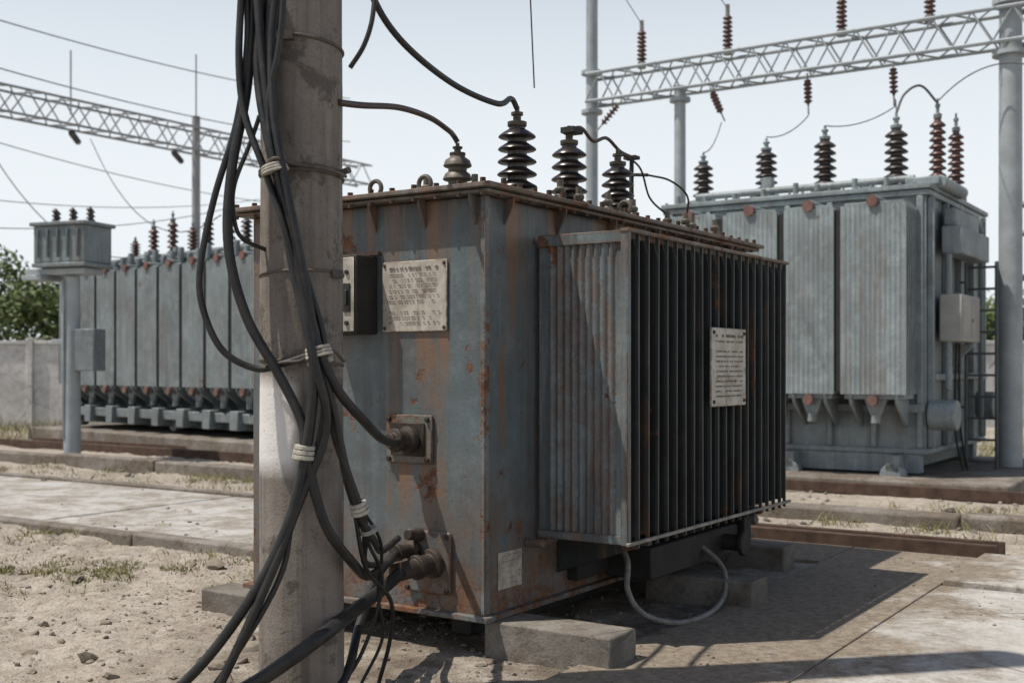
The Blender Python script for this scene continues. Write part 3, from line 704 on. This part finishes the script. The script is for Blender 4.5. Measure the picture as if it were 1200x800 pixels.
for (X,Y,h,r_) in((-13.2,27,3.9,1.9),(-11.6,26.5,3.7,1.5),(-10.4,27.5,3.2,1.2),(-15.5,28,4.1,1.8),(-8.4,29,2.7,1.2),(10.5,27,2.6,1.4),(12.4,28,2.9,1.6),(14.5,27,2.8,1.4)):
    tree('tree',X,Y,h,r_,3200,k); k+=1

def stones(nm,n,reg,smin,smax,seed,mat=Stone,pw=3.5,sub=1):
    rnd=random.Random(seed); b=MB(); ico=bmesh.new(); bmesh.ops.create_icosphere(ico,subdivisions=sub,radius=1)
    V0=[v.co.copy() for v in ico.verts]; F0=[tuple(v.index for v in f.verts) for f in ico.faces]; ico.free()
    for i in range(n):
        X=rnd.uniform(reg[0],reg[1]); Y=rnd.uniform(reg[2],reg[3])
        if noise.noise(Vector((X*.9,Y*.9,seed)))<rnd.uniform(-.35,.25): continue
        s=smin+(smax-smin)*rnd.random()**pw; q=Matrix.Rotation(rnd.uniform(0,6.28),3,'Z')@Matrix.Rotation(rnd.uniform(0,1),3,'X')
        sx,sy,sz=s*rnd.uniform(.7,1.3),s*rnd.uniform(.6,1.1),s*rnd.uniform(.35,.75)
        z=hgt(X,Y)
        x_=.833*(X-SO.x)-.553*(Y-SO.y); y_=.553*(X-SO.x)+.833*(Y-SO.y)
        if x_>.45 and -3.2<y_<3.8:
            if rnd.random()<.6: continue
            z=max(z,.02)
        if x_<-1.75 and 1.2<y_<3.6:
            if rnd.random()<.9: continue
            z=.045
        b.add([(q@Vector((v.x*sx*rnd.uniform(.75,1.2),v.y*sy*rnd.uniform(.75,1.2),v.z*sz*rnd.uniform(.8,1.2))))+Vector((X,Y,z+sz*.2)) for v in V0],F0)
    return b.obj(nm,mat,smooth=0)
Crumb=simple('soil_crumbs',(.28,.238,.19),.95,0,.5,8,.5,.2)
stones('gravel',9000,(-5.5,.2,3.3,9),.003,.018,3,Crumb)
stones('gravel',5000,(-.9,3.2,3.4,8),.003,.012,5,Crumb)
stones('gravel',2500,(-9,6,8.5,15),.01,.05,8)
stones('rubble',170,(-3.8,-.9,3.8,7.4),.012,.06,12,Crumb,2.5,2)
stones('rubble',90,(1.0,6.5,8.0,10),.03,.09,14,Kerb,3,2)
stones('rubble',260,(-.7,.9,4.2,5.8),.006,.03,15,Kerb,3,1)

def grass(nm,patches,seed):
    rnd=random.Random(seed); b=MB()
    for (X0,Y0,rx,ry,n,h) in patches:
        for i in range(n):
            X=X0+rnd.gauss(0,.5)*rx; Y=Y0+rnd.gauss(0,.5)*ry
            if noise.noise(Vector((X*3,Y*3,5)))<-.05: continue
            z=hgt(X,Y); a=rnd.uniform(0,6.28); w=.003+.0015*rnd.random(); hh=h*rnd.uniform(.3,1.1); l=Vector((rnd.gauss(0,.6),rnd.gauss(0,.6),0))*hh
            d=Vector((math.cos(a)*w,math.sin(a)*w,0)); p=Vector((X,Y,z-.005))
            b.add([p-d,p+d,p+d*.7+l*.4+Vector((0,0,hh*.6)),p+l+Vector((0,0,hh)),p-d*.7+l*.4+Vector((0,0,hh*.6))],[(0,1,2,3,4)])
    return b.obj(nm,GrassM,smooth=0)
gp=[(-3.5,7.0,1.4,.4,5500,.045),(-2.4,7.1,.7,.3,900,.04),(-3.7,6.4,1.0,.35,1800,.035),(-4.6,8.3,1.5,.3,1500,.05)]
for i in range(26):
    q=S(random.uniform(-12,-1.8),1.2+random.uniform(-.1,.05)); gp.append((q.x,q.y,.35,.15,90,.06))
for i in range(26):
    q=S(random.uniform(-14,-2),random.choice((3.75,4.75,5.3))+random.uniform(-.1,.2)); gp.append((q.x,q.y,.8,.3,260,.09))
for i in range(26):
    q=S(random.uniform(-.5,7),random.choice((4.5,5.0,5.6,6.4))+random.uniform(-.1,.1)); gp.append((q.x,q.y,.4,.2,130,.10))
for i in range(10):
    q=S(random.uniform(.7,1.4),random.uniform(.5,3.6)); gp.append((q.x,q.y,.10,.10,25,.04))
grass('grass',gp,4)
gp=[(random.uniform(-14,-5),random.uniform(19,23.5),2,.6,600,.25) for i in range(14)]+[(random.uniform(5,12),random.uniform(13,20),1.5,.6,350,.2) for i in range(12)]
grass('grass',gp,5)

# ================================================================ LIGHT, SKY, CAMERA
el=R(64); Lh=Vector((-1,-.20,0)).normalized()
sd=Vector((Lh.x*math.cos(el),Lh.y*math.cos(el),math.sin(el)))
sun=bpy.data.lights.new('sun','SUN'); sun.energy=5.0; sun.angle=R(.5); sun.color=(1,.94,.85)
so=bpy.data.objects.new('sun',sun); sc.collection.objects.link(so); so.rotation_euler=sd.to_track_quat('Z','Y').to_euler()
w=bpy.data.worlds.new('World'); sc.world=w; w.use_nodes=True; nt=w.node_tree; bg=nt.nodes['Background']
sky=nt.nodes.new('ShaderNodeTexSky'); sky.sky_type='NISHITA'; sky.sun_disc=False; sky.sun_elevation=el
sky.sun_rotation=math.atan2(sd.x,sd.y); sky.air_density=1.0; sky.dust_density=1.5; sky.ozone_density=1.5
tc=nt.nodes.new('ShaderNodeTexCoord'); sx=nt.nodes.new('ShaderNodeSeparateXYZ'); nt.links.new(tc.outputs['Generated'],sx.inputs[0])
mr=nt.nodes.new('ShaderNodeMapRange'); mr.interpolation_type='SMOOTHSTEP'; nt.links.new(sx.outputs[2],mr.inputs[0])
for i,q in enumerate((.12,.62,1.0,.0)): mr.inputs[i+1].default_value=q
mx=nt.nodes.new('ShaderNodeMix'); mx.data_type='RGBA'; nt.links.new(mr.outputs[0],mx.inputs[0]); nt.links.new(sky.outputs[0],mx.inputs[6]); mx.inputs[7].default_value=(8.6,9.1,9.5,1)
nt.links.new(mx.outputs[2],bg.inputs[0]); bg.inputs[1].default_value=.10
cam=bpy.data.cameras.new('camera'); cam.sensor_width=36; cam.lens=40.5; cam.shift_y=.025; cam.clip_end=2000; cam.clip_start=.05
cam.dof.use_dof=True; cam.dof.focus_distance=5.1; cam.dof.aperture_fstop=2.8
co=bpy.data.objects.new('camera',cam); sc.collection.objects.link(co); co.location=(0,0,1.25); co.rotation_euler=(R(90),0,0)
sc.camera=co
sc.view_settings.view_transform='Standard'; sc.view_settings.look='None'; sc.view_settings.exposure=0
